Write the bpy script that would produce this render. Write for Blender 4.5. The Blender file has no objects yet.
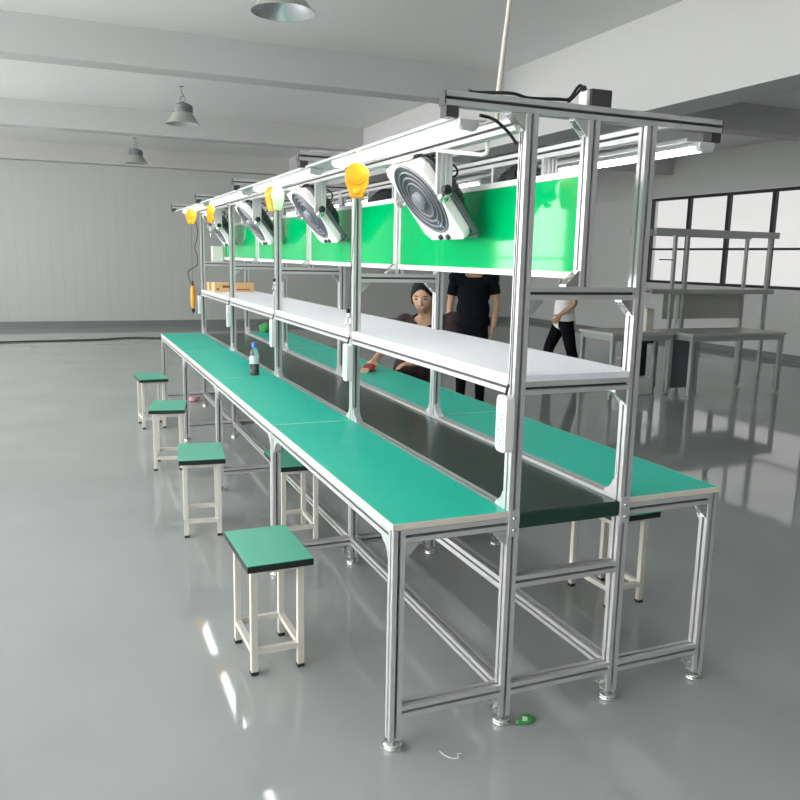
import bpy, bmesh, math, random
from mathutils import Vector, Matrix, Quaternion
random.seed(7)
D = bpy.data
COL = bpy.context.scene.collection
PI = math.pi

# ------------------------------------------------------------------ materials
def mat(name, color, rough=0.5, metal=0.0, spec=0.5, bump=None, noise=None, coat=0.0, emit=None, trans=0.0, ior=1.5):
    m = D.materials.new(name); m.use_nodes = True
    nt = m.node_tree; b = nt.nodes['Principled BSDF']
    b.inputs['Base Color'].default_value = (*color, 1)
    b.inputs['Roughness'].default_value = rough
    b.inputs['Metallic'].default_value = metal
    b.inputs['Specular IOR Level'].default_value = spec
    b.inputs['IOR'].default_value = ior
    if coat: b.inputs['Coat Weight'].default_value = coat; b.inputs['Coat Roughness'].default_value = 0.05
    if trans: b.inputs['Transmission Weight'].default_value = trans
    if emit:
        b.inputs['Emission Color'].default_value = (*emit[0], 1); b.inputs['Emission Strength'].default_value = emit[1]
    if noise:                                  # (scale, amount): slight mottling of the thing's own colour
        tc = nt.nodes.new('ShaderNodeTexCoord'); n = nt.nodes.new('ShaderNodeTexNoise')
        n.inputs['Scale'].default_value = noise[0]; n.inputs['Detail'].default_value = 5
        mx = nt.nodes.new('ShaderNodeMix'); mx.data_type = 'RGBA'
        k = noise[1]
        mx.inputs['A'].default_value = (*[c*(1-k) for c in color], 1)
        mx.inputs['B'].default_value = (*[min(1, c*(1+k)) for c in color], 1)
        nt.links.new(tc.outputs['Object'], n.inputs['Vector'])
        nt.links.new(n.outputs['Fac'], mx.inputs['Factor'])
        nt.links.new(mx.outputs['Result'], b.inputs['Base Color'])
    if bump:                                   # (scale, strength)
        tc = nt.nodes.new('ShaderNodeTexCoord'); n = nt.nodes.new('ShaderNodeTexNoise')
        n.inputs['Scale'].default_value = bump[0]; n.inputs['Detail'].default_value = 3
        bp = nt.nodes.new('ShaderNodeBump'); bp.inputs['Strength'].default_value = bump[1]; bp.inputs['Distance'].default_value = 0.002
        nt.links.new(tc.outputs['Object'], n.inputs['Vector'])
        nt.links.new(n.outputs['Fac'], bp.inputs['Height'])
        nt.links.new(bp.outputs['Normal'], b.inputs['Normal'])
    return m

M = {}
M['alu'] = mat('aluminium', (0.64, 0.645, 0.65), 0.36, 0.5)
M['slot_shade'] = mat('slot_shade', (0.06, 0.06, 0.063), 0.6)
M['cap'] = mat('profile_cap', (0.055, 0.055, 0.06), 0.5)
M['zinc'] = mat('zinc', (0.75, 0.75, 0.74), 0.22, 0.9)
M['mat_green'] = mat('green_mat', (0.010, 0.58, 0.43), 0.42, noise=(6, 0.05))
M['stool_green'] = mat('stool_green', (0.10, 0.50, 0.35), 0.38)
M['edge'] = mat('cream_edging', (0.72, 0.68, 0.60), 0.5)
M['board_white'] = mat('shelf_board', (0.85, 0.86, 0.93), 0.4)
M['belt'] = mat('belt_green', (0.018, 0.052, 0.038), 0.25, spec=0.28, bump=(60, 0.05))
M['screen'] = mat('green_screen', (0.0, 0.40, 0.115), 0.05, spec=0.27)
M['frame_white'] = mat('white_frame', (0.78, 0.80, 0.76), 0.4)
M['stool_steel'] = mat('stool_steel', (0.66, 0.64, 0.58), 0.45)
M['black'] = mat('black_plastic', (0.012, 0.012, 0.014), 0.4)
M['seat_edge'] = mat('seat_edge', (0.006, 0.016, 0.014), 0.5)
M['rubber'] = mat('rubber', (0.03, 0.03, 0.03), 0.7)
M['white_plastic'] = mat('white_plastic', (0.80, 0.80, 0.78), 0.35)
M['cyan'] = mat('pale_blue_plastic', (0.40, 0.58, 0.82), 0.4)
M['slot'] = mat('socket_slot', (0.05, 0.10, 0.22), 0.5)
M['fan_grey'] = mat('fan_grey', (0.085, 0.095, 0.108), 0.4)
M['fan_dark'] = mat('fan_dark', (0.035, 0.042, 0.052), 0.45)
M['fan_mid'] = mat('fan_mid', (0.20, 0.215, 0.235), 0.35)
M['yellow'] = mat('yellow_plastic', (0.85, 0.43, 0.015), 0.38)
M['pale_green'] = mat('pale_green_film', (0.52, 0.83, 0.45), 0.15)
M['orange'] = mat('orange_plastic', (0.85, 0.32, 0.02), 0.4)
M['cord'] = mat('black_cord', (0.015, 0.015, 0.017), 0.5)
M['conduit'] = mat('beige_conduit', (0.62, 0.58, 0.52), 0.5)
M['card'] = mat('cardboard', (0.66, 0.42, 0.20), 0.75, noise=(30, 0.08))
M['print'] = mat('box_print', (0.22, 0.08, 0.04), 0.7)
M['paper'] = mat('paper', (0.82, 0.82, 0.82), 0.7)
M['lamp_shell'] = mat('lamp_shell', (0.40, 0.42, 0.385), 0.4, 0.2)
M['lamp_in'] = mat('lamp_reflector', (0.75, 0.76, 0.78), 0.22, 0.85)
M['lamp_body'] = mat('lamp_body', (0.20, 0.21, 0.21), 0.4, 0.3)
M['hookwire'] = mat('steel_wire', (0.25, 0.25, 0.25), 0.4, 0.6)
M['led'] = mat('led_diffuser', (0.9, 0.9, 0.9), 0.5, emit=((1.0, 0.985, 0.96), 11.0))
M['led_body'] = mat('led_body', (0.52, 0.53, 0.53), 0.4)
M['wall'] = mat('painted_wall', (0.56, 0.57, 0.56), 0.7)
M['wall_dark'] = mat('grey_partition', (0.38, 0.385, 0.385), 0.6)
M['panelwall'] = mat('panel_wall', (0.60, 0.615, 0.605), 0.5)
M['ceiling'] = mat('ceiling_paint', (0.72, 0.725, 0.715), 0.8, noise=(0.8, 0.02))
M['beam'] = mat('beam_paint', (0.50, 0.505, 0.50), 0.8)
M['base'] = mat('baseboard_grey', (0.20, 0.215, 0.21), 0.5)
M['winframe'] = mat('window_frame', (0.022, 0.024, 0.026), 0.45)
M['winframe_grey'] = mat('window_frame_grey', (0.25, 0.26, 0.26), 0.45)
M['table_top'] = mat('table_top', (0.50, 0.51, 0.49), 0.3)
M['table_leg'] = mat('table_leg', (0.36, 0.40, 0.38), 0.45)
M['panel_dark'] = mat('panel_slate', (0.11, 0.13, 0.14), 0.5)
M['rack_metal'] = mat('rack_metal', (0.42, 0.44, 0.42), 0.45, 0.2)
M['skin'] = mat('skin', (0.56, 0.33, 0.22), 0.5)
M['hair'] = mat('hair', (0.008, 0.007, 0.0065), 0.6, spec=0.2)
M['lips'] = mat('lips', (0.36, 0.13, 0.11), 0.5)
M['eye'] = mat('eye_dark', (0.02, 0.015, 0.012), 0.3)
M['top_brown'] = mat('brown_top', (0.060, 0.040, 0.042), 0.8, spec=0.12)
M['black_cloth'] = mat('black_cloth', (0.006, 0.0075, 0.011), 0.85, spec=0.12)
M['navy_cloth'] = mat('trouser_cloth', (0.006, 0.007, 0.011), 0.85, spec=0.12)
M['white_cloth'] = mat('white_cloth', (0.86, 0.85, 0.84), 0.8)
M['shoe'] = mat('shoe', (0.03, 0.03, 0.032), 0.5)
M['red_cloth'] = mat('red_cloth', (0.26, 0.035, 0.035), 0.85)
M['pink'] = mat('pink_cloth', (0.75, 0.38, 0.40), 0.8)
M['foil'] = mat('green_foil', (0.05, 0.32, 0.07), 0.35)
M['foil_light'] = mat('pale_foil', (0.55, 0.78, 0.55), 0.35)
M['string'] = mat('white_thread', (0.80, 0.80, 0.76), 0.8)
M['clear'] = mat('bottle_plastic', (0.93, 0.96, 0.97), 0.05, trans=0.92, ior=1.2)
M['tea'] = mat('brown_tea', (0.055, 0.018, 0.004), 0.12)
M['bottle_label'] = mat('bottle_label', (0.62, 0.70, 0.74), 0.5)
M['blue'] = mat('blue_cap', (0.03, 0.16, 0.60), 0.35)

# epoxy floor: glossy grey, faint mottling
def floor_material():
    m = D.materials.new('epoxy_floor'); m.use_nodes = True
    nt = m.node_tree; b = nt.nodes['Principled BSDF']
    tc = nt.nodes.new('ShaderNodeTexCoord')
    n = nt.nodes.new('ShaderNodeTexNoise'); n.inputs['Scale'].default_value = 1.3; n.inputs['Detail'].default_value = 6
    r = nt.nodes.new('ShaderNodeValToRGB')
    r.color_ramp.elements[0].color = (0.365, 0.387, 0.383, 1); r.color_ramp.elements[0].position = 0.3
    r.color_ramp.elements[1].color = (0.408, 0.433, 0.428, 1); r.color_ramp.elements[1].position = 0.7
    nt.links.new(tc.outputs['Object'], n.inputs['Vector']); nt.links.new(n.outputs['Fac'], r.inputs['Fac'])
    nt.links.new(r.outputs['Color'], b.inputs['Base Color'])
    n2 = nt.nodes.new('ShaderNodeTexNoise'); n2.inputs['Scale'].default_value = 3.0; n2.inputs['Detail'].default_value = 3
    bp = nt.nodes.new('ShaderNodeBump'); bp.inputs['Strength'].default_value = 0.025; bp.inputs['Distance'].default_value = 0.01
    nt.links.new(tc.outputs['Object'], n2.inputs['Vector']); nt.links.new(n2.outputs['Fac'], bp.inputs['Height'])
    nt.links.new(bp.outputs['Normal'], b.inputs['Normal'])
    b.inputs['Roughness'].default_value = 0.055
    b.inputs['IOR'].default_value = 1.5
    b.inputs['Specular IOR Level'].default_value = 0.5
    return m
M['floor'] = floor_material()

# ribbed metal sheet for the far wall: ribs come from a bump along X (or Y)
def ribbed(name, color, axis):
    m = D.materials.new(name); m.use_nodes = True
    nt = m.node_tree; b = nt.nodes['Principled BSDF']
    tc = nt.nodes.new('ShaderNodeTexCoord'); w = nt.nodes.new('ShaderNodeTexWave')
    w.wave_type = 'BANDS'; w.bands_direction = axis; w.wave_profile = 'SAW'
    w.inputs['Scale'].default_value = 1.5
    bp = nt.nodes.new('ShaderNodeBump'); bp.inputs['Strength'].default_value = 0.6; bp.inputs['Distance'].default_value = 0.08
    nt.links.new(tc.outputs['Object'], w.inputs['Vector']); nt.links.new(w.outputs['Fac'], bp.inputs['Height'])
    nt.links.new(bp.outputs['Normal'], b.inputs['Normal'])
    b.inputs['Base Color'].default_value = (*color, 1); b.inputs['Roughness'].default_value = 0.5
    return m
M['ribbed'] = ribbed('ribbed_sheet', (0.41, 0.425, 0.405), 'X')

def pane_material():
    m = D.materials.new('window_glass'); m.use_nodes = True
    nt = m.node_tree; nt.nodes.clear()
    o = nt.nodes.new('ShaderNodeOutputMaterial'); mx = nt.nodes.new('ShaderNodeMixShader')
    t = nt.nodes.new('ShaderNodeBsdfTransparent'); g = nt.nodes.new('ShaderNodeBsdfGlossy')
    lw = nt.nodes.new('ShaderNodeLayerWeight'); lw.inputs['Blend'].default_value = 0.5
    pw = nt.nodes.new('ShaderNodeMath'); pw.operation = 'POWER'; pw.inputs[1].default_value = 4.0
    f = nt.nodes.new('ShaderNodeMath'); f.operation = 'MULTIPLY_ADD'; f.inputs[1].default_value = 0.6; f.inputs[2].default_value = 0.04
    nt.links.new(lw.outputs['Facing'], pw.inputs[0]); nt.links.new(pw.outputs[0], f.inputs[0])
    t.inputs['Color'].default_value = (0.95, 0.95, 0.945, 1); g.inputs['Roughness'].default_value = 0.02
    nt.links.new(f.outputs[0], mx.inputs['Fac']); nt.links.new(t.outputs['BSDF'], mx.inputs[1])
    nt.links.new(g.outputs['BSDF'], mx.inputs[2]); nt.links.new(mx.outputs['Shader'], o.inputs['Surface'])
    return m
M['pane'] = pane_material()

# ------------------------------------------------------------------ mesh helpers
def frame_from(d, up=Vector((0, 0, 1))):
    z = d.normalized()
    if abs(z.dot(up)) > 0.99: up = Vector((1, 0, 0))
    x = up.cross(z).normalized(); y = z.cross(x)
    return Matrix((x, y, z)).transposed()

class MB:
    def __init__(s): s.bm = bmesh.new()
    def box(s, x0, x1, y0, y1, z0, z1, mi=0, m=None, bevel=0.0):
        vs = [s.bm.verts.new(v) for v in ((x0,y0,z0),(x1,y0,z0),(x1,y1,z0),(x0,y1,z0),(x0,y0,z1),(x1,y0,z1),(x1,y1,z1),(x0,y1,z1))]
        fs = [s.bm.faces.new([vs[i] for i in f]) for f in ((0,3,2,1),(4,5,6,7),(0,1,5,4),(1,2,6,5),(2,3,7,6),(3,0,4,7))]
        for f in fs: f.material_index = mi
        if m is not None:
            for v in vs: v.co = m @ v.co
        if bevel:
            es = list({e for f in fs for e in f.edges})
            r = bmesh.ops.bevel(s.bm, geom=es, offset=bevel, segments=2, affect='EDGES', profile=0.5)
            for f in r['faces']: f.material_index = mi
        return fs
    def prism(s, pts, h0, h1, m=Matrix.Identity(4), mi=0, bevel=0.0):
        """polygon pts (x,y) extruded along local z from h0 to h1"""
        a = [s.bm.verts.new(m @ Vector((x, y, h0))) for x, y in pts]
        b = [s.bm.verts.new(m @ Vector((x, y, h1))) for x, y in pts]
        n = len(pts); fs = [s.bm.faces.new(a[::-1]), s.bm.faces.new(b)]
        for i in range(n): fs.append(s.bm.faces.new((a[i], a[(i+1) % n], b[(i+1) % n], b[i])))
        for f in fs: f.material_index = mi
        if bevel:
            es = list(fs[0].edges) + list(fs[1].edges)
            r = bmesh.ops.bevel(s.bm, geom=es, offset=bevel, segments=2, affect='EDGES', profile=0.5)
            for f in r['faces']: f.material_index = mi
        return fs
    def tube(s, path, r, n=8, mi=0, closed=False):
        path = [Vector(p) for p in path]; rings = []; up = Vector((0, 0, 1))
        for i, p in enumerate(path):
            d = path[min(i+1, len(path)-1)] - path[max(i-1, 0)]
            F = frame_from(d if d.length > 1e-9 else Vector((0, 0, 1)), up)
            up = F.col[1]
            rr = r[i] if isinstance(r, (list, tuple)) else r
            rings.append([s.bm.verts.new(p + F @ Vector((rr*math.cos(2*PI*k/n), rr*math.sin(2*PI*k/n), 0))) for k in range(n)])
        for a, b in zip(rings, rings[1:]):
            for k in range(n):
                f = s.bm.faces.new((a[k], a[(k+1) % n], b[(k+1) % n], b[k])); f.material_index = mi; f.smooth = n > 6
        if not closed:
            s.bm.faces.new(rings[0][::-1]).material_index = mi; s.bm.faces.new(rings[-1]).material_index = mi
    def lathe(s, prof, m=Matrix.Identity(4), n=24, mi=0, smooth=True):
        rings = []
        for r, z in prof:
            if r < 1e-6: rings.append([s.bm.verts.new(m @ Vector((0, 0, z)))])
            else: rings.append([s.bm.verts.new(m @ Vector((r*math.cos(2*PI*k/n), r*math.sin(2*PI*k/n), z))) for k in range(n)])
        for a, b in zip(rings, rings[1:]):
            for k in range(n):
                va = [a[k % len(a)]] if len(a) == 1 else [a[k], a[(k+1) % n]]
                vb = [b[0]] if len(b) == 1 else [b[(k+1) % n], b[k]]
                vs = va + vb
                if len(vs) >= 3:
                    f = s.bm.faces.new(vs); f.material_index = mi; f.smooth = smooth
    def torus(s, R_, r, m=Matrix.Identity(4), n=36, k=8, mi=0):
        prof = [(R_ + r*math.cos(2*PI*i/k), r*math.sin(2*PI*i/k)) for i in range(k+1)]
        rings = []
        for i in range(k):
            rr, z = prof[i]
            rings.append([s.bm.verts.new(m @ Vector((rr*math.cos(2*PI*j/n), rr*math.sin(2*PI*j/n), z))) for j in range(n)])
        for i in range(k):
            a, b = rings[i], rings[(i+1) % k]
            for j in range(n):
                f = s.bm.faces.new((a[j], a[(j+1) % n], b[(j+1) % n], b[j])); f.material_index = mi; f.smooth = True
    def ball(s, c, rad, m=None, mi=0, u=16, v=10):
        rx, ry, rz = rad if isinstance(rad, (tuple, list)) else (rad,)*3
        mm = Matrix.Translation(c) @ (m if m is not None else Matrix.Identity(4)) @ Matrix.Diagonal((rx, ry, rz, 1))
        r = bmesh.ops.create_uvsphere(s.bm, u_segments=u, v_segments=v, radius=1, matrix=mm)
        for x in r['verts']:
            for f in x.link_faces: f.material_index = mi; f.smooth = True
    def mesh(s, name, mats):
        me = D.meshes.new(name); bmesh.ops.recalc_face_normals(s.bm, faces=s.bm.faces); s.bm.to_mesh(me); s.bm.free()
        for m in (mats if isinstance(mats, (list, tuple)) else [mats]): me.materials.append(M[m] if isinstance(m, str) else m)
        return me
    def build(s, name, mats, parent=None, loc=None):
        return obj(name, s.mesh(name, mats), parent, loc)

def obj(name, me, parent=None, loc=None):
    o = D.objects.new(name, me); COL.objects.link(o)
    if loc is not None: o.location = loc
    if parent is not None: o.parent = parent
    return o
def thing(name, label, cat, loc=(0, 0, 0), group=None, rz=0.0):
    o = D.objects.new(name, None); COL.objects.link(o); o.empty_display_size = 0.1
    o.location = loc; o.rotation_euler = (0, 0, rz)
    return tag(o, label, cat, group)
def tag(o, label, cat, group=None):
    o['label'] = label; o['category'] = cat
    if group: o['group'] = group
    return o
def struct(o): o['kind'] = 'structure'; return o
def copy_tree(o, parent=None):
    c = o.copy(); COL.objects.link(c); c.parent = parent
    for ch in list(o.children): copy_tree(ch, c)
    return c

def smooth_path(pts, sub=6):
    P = [Vector(p) for p in pts]; P = [P[0]*2-P[1]] + P + [P[-1]*2-P[-2]]; out = []
    for i in range(1, len(P)-2):
        for s in range(sub):
            u = s/sub; a, b_, c, d = P[i-1], P[i], P[i+1], P[i+2]
            out.append(0.5*((2*b_) + (c-a)*u + (2*a-5*b_+4*c-d)*u*u + (3*b_-a-3*c+d)*u**3))
    out.append(P[-2]); return out

# T-slot aluminium profile, cross-section in local x,y, extruded along z
def slot_section(w, h, nx=1, ny=1):
    s, dp = 0.0046, 0.0145
    def side(L, n):                       # offsets along a side, with n slots
        out = []
        for i in range(n):
            c = -L/2 + L*(i+0.5)/n
            out += [(c-s, 0), (c-s, dp), (c+s, dp), (c+s, 0)]
        return out
    P = [(-w/2, -h/2)] + [(t, -h/2+d) for t, d in side(w, nx)]
    P += [(w/2, -h/2)] + [(w/2-d, t) for t, d in side(h, ny)]
    P += [(w/2, h/2)] + [(-t, h/2-d) for t, d in side(w, nx)]
    P += [(-w/2, h/2)] + [(-w/2+d, -t) for t, d in side(h, ny)]
    return P
_cache = {}
def profile(name, parent, axis, start, length, w=0.04, h=0.04, nx=1, ny=1, material='alu'):
    """a length of profile whose centre line starts at `start` and runs along +axis"""
    key = (name, axis, round(length, 4), w, h, material)
    if key not in _cache:
        b = MB(); L = length
        mm = {'Z': Matrix.Identity(4), 'X': Matrix(((0,0,1,0),(1,0,0,0),(0,1,0,0),(0,0,0,1))), 'Y': Matrix(((1,0,0,0),(0,0,1,0),(0,1,0,0),(0,0,0,1)))}[axis]
        fs = b.prism(slot_section(w, h, nx, ny), 0, L, mm)
        for i in range(2, 20, 5): fs[2+i].material_index = 1          # shade inside each slot, painted dark on its bottom face
        _cache[key] = b.mesh(name, [material, 'slot_shade'])
    return obj(name, _cache[key], parent, start)

# ------------------------------------------------------------------ dimensions (metres)
L = 1.506                     # bay length
NB = 4
W = 0.04
XA, XB, XC, XD = 0.0, 0.395, 0.831, 1.225     # left edges of the four uprights
XE = 0.614
ZT, ZS = 0.75, 1.184
YE = NB*L
XM = (XA + XD + W)/2

# ================================================================== WORKBENCH
wb = thing('assembly_workbench', 'long aluminium-profile assembly bench with green worktops, white shelf and overhead frame', 'workbench')

def seat_bracket(name, corner, du, dv, size=0.05, t=0.032):
    """triangular corner bracket: corner point, two unit axes"""
    c, du, dv = Vector(corner), Vector(du), Vector(dv); n = du.cross(dv)
    key = ('br', tuple(du), tuple(dv), size, t)
    if key not in _cache:
        b = MB()
        m = Matrix((du, dv, n)).transposed().to_4x4()
        th = 0.006
        b.prism([(0,0),(size,0),(size,th),(0,th)], -t/2, t/2, m)
        b.prism([(0,th),(th,th),(th,size),(0,size)], -t/2, t/2, m)
        for s in (-1, 1):
            b.prism([(th,th),(size,th),(size*0.82,size*0.28),(size*0.28,size*0.82),(th,size)], s*t/2-0.002, s*t/2+0.002, m)
        for q in (0.55,):
            b.lathe([(0,0.009),(0.006,0.009),(0.007,0.0)], m @ Matrix.Translation((size*q, th, 0)) @ Matrix.Rotation(-PI/2, 4, 'X'), n=8)
            b.lathe([(0,0.009),(0.006,0.009),(0.007,0.0)], m @ Matrix.Translation((th, size*q, 0)) @ Matrix.Rotation(PI/2, 4, 'Y'), n=8)
        _cache[key] = b.mesh(name, 'zinc')
    return obj(name, _cache[key], wb, c)

def gusset(corner, du, dv, size=0.075, t=0.03):
    """plate gusset with a concave hypotenuse, as on the bench legs"""
    c, du, dv = Vector(corner), Vector(du), Vector(dv); n = du.cross(dv)
    key = ('gu', tuple(du), tuple(dv), size, t)
    if key not in _cache:
        b = MB(); m = Matrix((du, dv, n)).transposed().to_4x4()
        pts = [(0, 0), (size, 0)]
        for i in range(1, 7):
            a = i/7*PI/2
            pts.append((size - (size-0.010)*math.sin(a)*0.93, size - (size-0.010)*math.cos(a)*0.93))
        pts.append((0, size))
        b.prism(pts, -t/2, t/2, m)
        _cache[key] = b.mesh('corner_gusset', 'alu')
    return obj('corner_gusset', _cache[key], wb, c)

foot_me = {}
def foot(x, y, bracket=True):
    if bracket not in foot_me:
        b = MB()
        b.lathe([(0,0),(0.028,0),(0.030,0.003),(0.030,0.008),(0.027,0.010),(0.030,0.012),(0.030,0.018),(0.022,0.021),(0.012,0.024),(0.007,0.026),(0.007,0.060),(0,0.060)], n=20)
        if bracket:
            b.box(-0.052,-0.022,-0.012,0.012,0.062,0.067); b.box(-0.026,-0.021,-0.012,0.012,0.045,0.105); b.box(-0.052,-0.047,-0.010,0.010,0.062,0.082)
        foot_me[bracket] = b.mesh('levelling_foot', 'zinc')
    obj('levelling_foot', foot_me[bracket], wb, (x, y, 0))

h = W/2
for k in range(NB+1):
    y = k*L + h
    # uprights
    for x in (XA, XD):
        profile('leg', wb, 'Z', (x+h, y, 0.034), ZT-0.022-0.034)
        foot(x+h, y, x == XD)
    for x in (XB, XC):
        profile('post', wb, 'Z', (x+h, y, 0.034), 1.9625-0.034)
        foot(x+h, y)
    profile('panel_post', wb, 'Z', (XE+h, y, 1.4585), 1.9625-1.4585)
    # cross members (along X)
    profile('crossbeam', wb, 'X', (0.132, y, 1.98), 2*(XM-0.132), material='alu')
    b = MB(); b.box(-0.004, 0, -0.02, 0.02, -0.02, 0.02, bevel=0.001)
    b.build('end_cap', 'cap', wb, (0.1315, y, 1.98))
    b = MB(); b.box(0, 0.004, -0.02, 0.02, -0.02, 0.02, bevel=0.001)
    b.build('end_cap', 'cap', wb, (2*XM-0.1315, y, 1.98))
    profile('cross_rail', wb, 'X', (XB+W, y, 1.438), XC-XB-W)
    profile('cross_rail', wb, 'X', (XB+W, y, 1.1435), XC-XB-W)
    profile('cross_rail', wb, 'X', (XB+W, y, 0.505), XC-XB-W)
    for x0, x1 in ((XA+W, XB), (XC+W, XD)):
        profile('cross_rail', wb, 'X', (x0, y, 0.708), x1-x0)
    for x0, x1 in ((XA+W, XB), (XB+W, XC), (XC+W, XD)):
        profile('cross_rail', wb, 'X', (x0, y, 0.128), x1-x0)
    # corner brackets of this frame
    seat_bracket('corner_bracket', (XB, y, 1.96), (-1,0,0), (0,0,-1))
    seat_bracket('corner_bracket', (XE, y, 1.96), (-1,0,0), (0,0,-1))
    seat_bracket('corner_bracket', (XE, y, 1.459), (-1,0,0), (0,0,1))
    seat_bracket('corner_bracket', (XC, y, 1.417), (-1,0,0), (0,0,-1))
    seat_bracket('corner_bracket', (XB+W, y, 1.417), (1,0,0), (0,0,-1))
    seat_bracket('corner_bracket', (XC, y, 1.122), (-1,0,0), (0,0,-1))
    seat_bracket('corner_bracket', (XA+W, y, 0.687), (1,0,0), (0,0,-1))
    seat_bracket('corner_bracket', (XB, y, 0.687), (-1,0,0), (0,0,-1))
    seat_bracket('corner_bracket', (XD, y, 0.687), (-1,0,0), (0,0,-1))
    if k in (0, NB):
        for x in (XB, XC):                       # screwed plates where benches meet the posts
            b = MB(); yy = -0.004 if k == 0 else 0.04
            b.box(-0.019, 0.019, 0, 0.004, -0.045, 0.045, bevel=0.001)
            for zz in (-0.022, 0.018):
                b.lathe([(0,-0.004),(0.005,-0.004),(0.006,0.0)], Matrix.Translation((0,0 if k == 0 else 0.008,zz)) @ Matrix.Rotation(PI/2,4,'X').inverted(), n=10, mi=1)
            b.build('joint_plate', ['alu', 'zinc'], wb, (x+h, k*L+yy, 0.708))
for k in range(NB):
    y0 = k*L + W; ln = L - W
    for x in (XA, XD):                            # bench edge rails
        profile('edge_rail', wb, 'Y', (x+h, y0, 0.708), ln)
        gusset((x+h, y0, 0.688), (0,1,0), (0,0,-1)); gusset((x+h, y0+ln, 0.688), (0,-1,0), (0,0,-1))
    for x in (XB, XC):
        profile('side_rail', wb, 'Y', (x+h, y0, 0.730), ln)
        profile('side_rail', wb, 'Y', (x+h, y0, 1.1435), ln)
        if x == XB: profile('side_rail', wb, 'Y', (x+h, y0, 0.495), ln)
        profile('side_rail', wb, 'Y', (x+h, y0, 0.128), ln)
        gusset((x+h, y0, 0.750), (0,1,0), (0,0,1), size=0.06); gusset((x+h, y0+ln, 0.750), (0,-1,0), (0,0,1), size=0.06)
# overhead rails, full length
OV = YE + W
for x in (XB+h, XC+h):
    for k in range(NB): profile('top_rail', wb, 'Y', (x, k*L+W, 1.94), L-W)
for sg in (1, -1):                                # flat lamp channels hung under the crossbeams
    xa, xb = sorted((XM + sg*(0.160-XM), XM + sg*(0.265-XM)))
    b = MB(); b.box(xa, xb, 0.012, OV, 1.9255, 1.9285); b.box(xa, xa+0.003, 0.012, OV, 1.9285, 1.936); b.box(xb-0.003, xb, 0.012, OV, 1.9285, 1.936)
    b.build('lamp_channel', 'led_body', wb)
    for k in range(NB+1):
        b = MB(); x = XM + sg*(0.153-XM)
        b.box(x-0.02, x+0.02, k*L+0.0005, k*L+0.0395, 1.9290 if k else 1.9290, 1.9597, bevel=0.001)
        b.build('channel_spacer', 'cap', wb)
# worktops and shelf boards
for k in range(NB):
    y0 = k*L + (0.0 if k == 0 else 0.002); y1 = (k+1)*L - 0.002 + (W if k == NB-1 else 0)
    for xa, xb, lo in ((-0.003, XB-0.001, True), (XC+W+0.001, XD+W+0.003, False)):
        b = MB(); b.box(xa, xb, y0, y1, 0.7295, 0.7475, mi=1)
        e = 0.0035
        b.box(xa+(e if lo else 0.001), xb-(0.001 if lo else e), y0+e, y1-e, 0.7475, 0.7500, mi=0)
        b.box(xa, xa+(e if lo else 0.001), y0, y1, 0.7475, 0.7497, mi=1); b.box(xb-(0.001 if lo else e), xb, y0, y1, 0.7475, 0.7497, mi=1)
        b.box(xa+0.001, xb-0.001, y0, y0+e, 0.7475, 0.7497, mi=1); b.box(xa+0.001, xb-0.001, y1-e, y1, 0.7475, 0.7497, mi=1)
        b.build('worktop', ['mat_green', 'edge'], wb)
    b = MB(); ya = k*L + W + 0.0005; yb = (k+1)*L - 0.0005
    b.box(XB, XC+W, ya, yb, 1.1645, ZS)
    b.box(XB+W+0.0005, XC-0.0005, ya-W, ya, 1.1645, ZS)
    if k == NB-1: b.box(XB+W+0.0005, XC-0.0005, yb, yb+W, 1.1645, ZS)
    b.build('shelf_board', 'board_white', wb)
# bent white rod on the overhead frame
b = MB()
b.tube([(0.436,0.35,1.952),(0.452,0.35,1.950),(0.457,0.35,1.940),(0.459,0.35,1.900),(0.456,0.353,1.888),(0.446,0.365,1.884),(0.33,0.50,1.907)], 0.0075)
b.build('bent_rod', 'frame_white', wb)

# ================================================================== CONVEYOR
cv = thing('belt_conveyor', 'dark green belt conveyor running down the middle of the bench', 'conveyor', (0, 0, 0))
b = MB(); zt, zb, xr = 0.7385, 0.6855, 0.0265
ya, yb = xr+0.001, YE+W-xr-0.001
path = [(ya + (yb-ya)*i/8, zt) for i in range(9)]
cr = 0.009
path += [(yb+xr-cr + cr*math.sin(a), zt-cr + cr*math.cos(a)) for a in [PI/2*i/5 for i in range(6)]] + [(yb+xr-cr + cr*math.cos(a), zb+cr - cr*math.sin(a)) for a in [PI/2*i/5 for i in range(6)]]
path += [(yb - (yb-ya)*i/8, zb) for i in range(9)]
path += [(ya-xr+cr - cr*math.sin(a), zb+cr - cr*math.cos(a)) for a in [PI/2*i/5 for i in range(6)]] + [(ya-xr+cr - cr*math.cos(a), zt-cr + cr*math.sin(a)) for a in [PI/2*i/5 for i in range(6)]]
x0, x1 = XB+W+0.003, XC-0.003
ra = [b.bm.verts.new((x0, y, z)) for y, z in path]; rb = [b.bm.verts.new((x1, y, z)) for y, z in path]
for i in range(len(path)):
    j = (i+1) % len(path)
    f = b.bm.faces.new((ra[i], ra[j], rb[j], rb[i]))
belt = b.build('belt', 'belt', cv)
b = MB(); b.box(x0+0.002, x1-0.002, 0.08, YE-0.04, 0.690, 0.734); b.build('slider_bed', 'alu', cv)
for y in (ya, yb):
    b = MB(); b.lathe([(0,0),(0.0255,0),(0.0255,x1-x0-0.004),(0,x1-x0-0.004)], Matrix.Translation((x0+0.002,y,(zt+zb)/2)) @ Matrix.Rotation(PI/2,4,'Y'), n=20)
    b.build('end_roller', 'zinc', cv)

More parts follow.
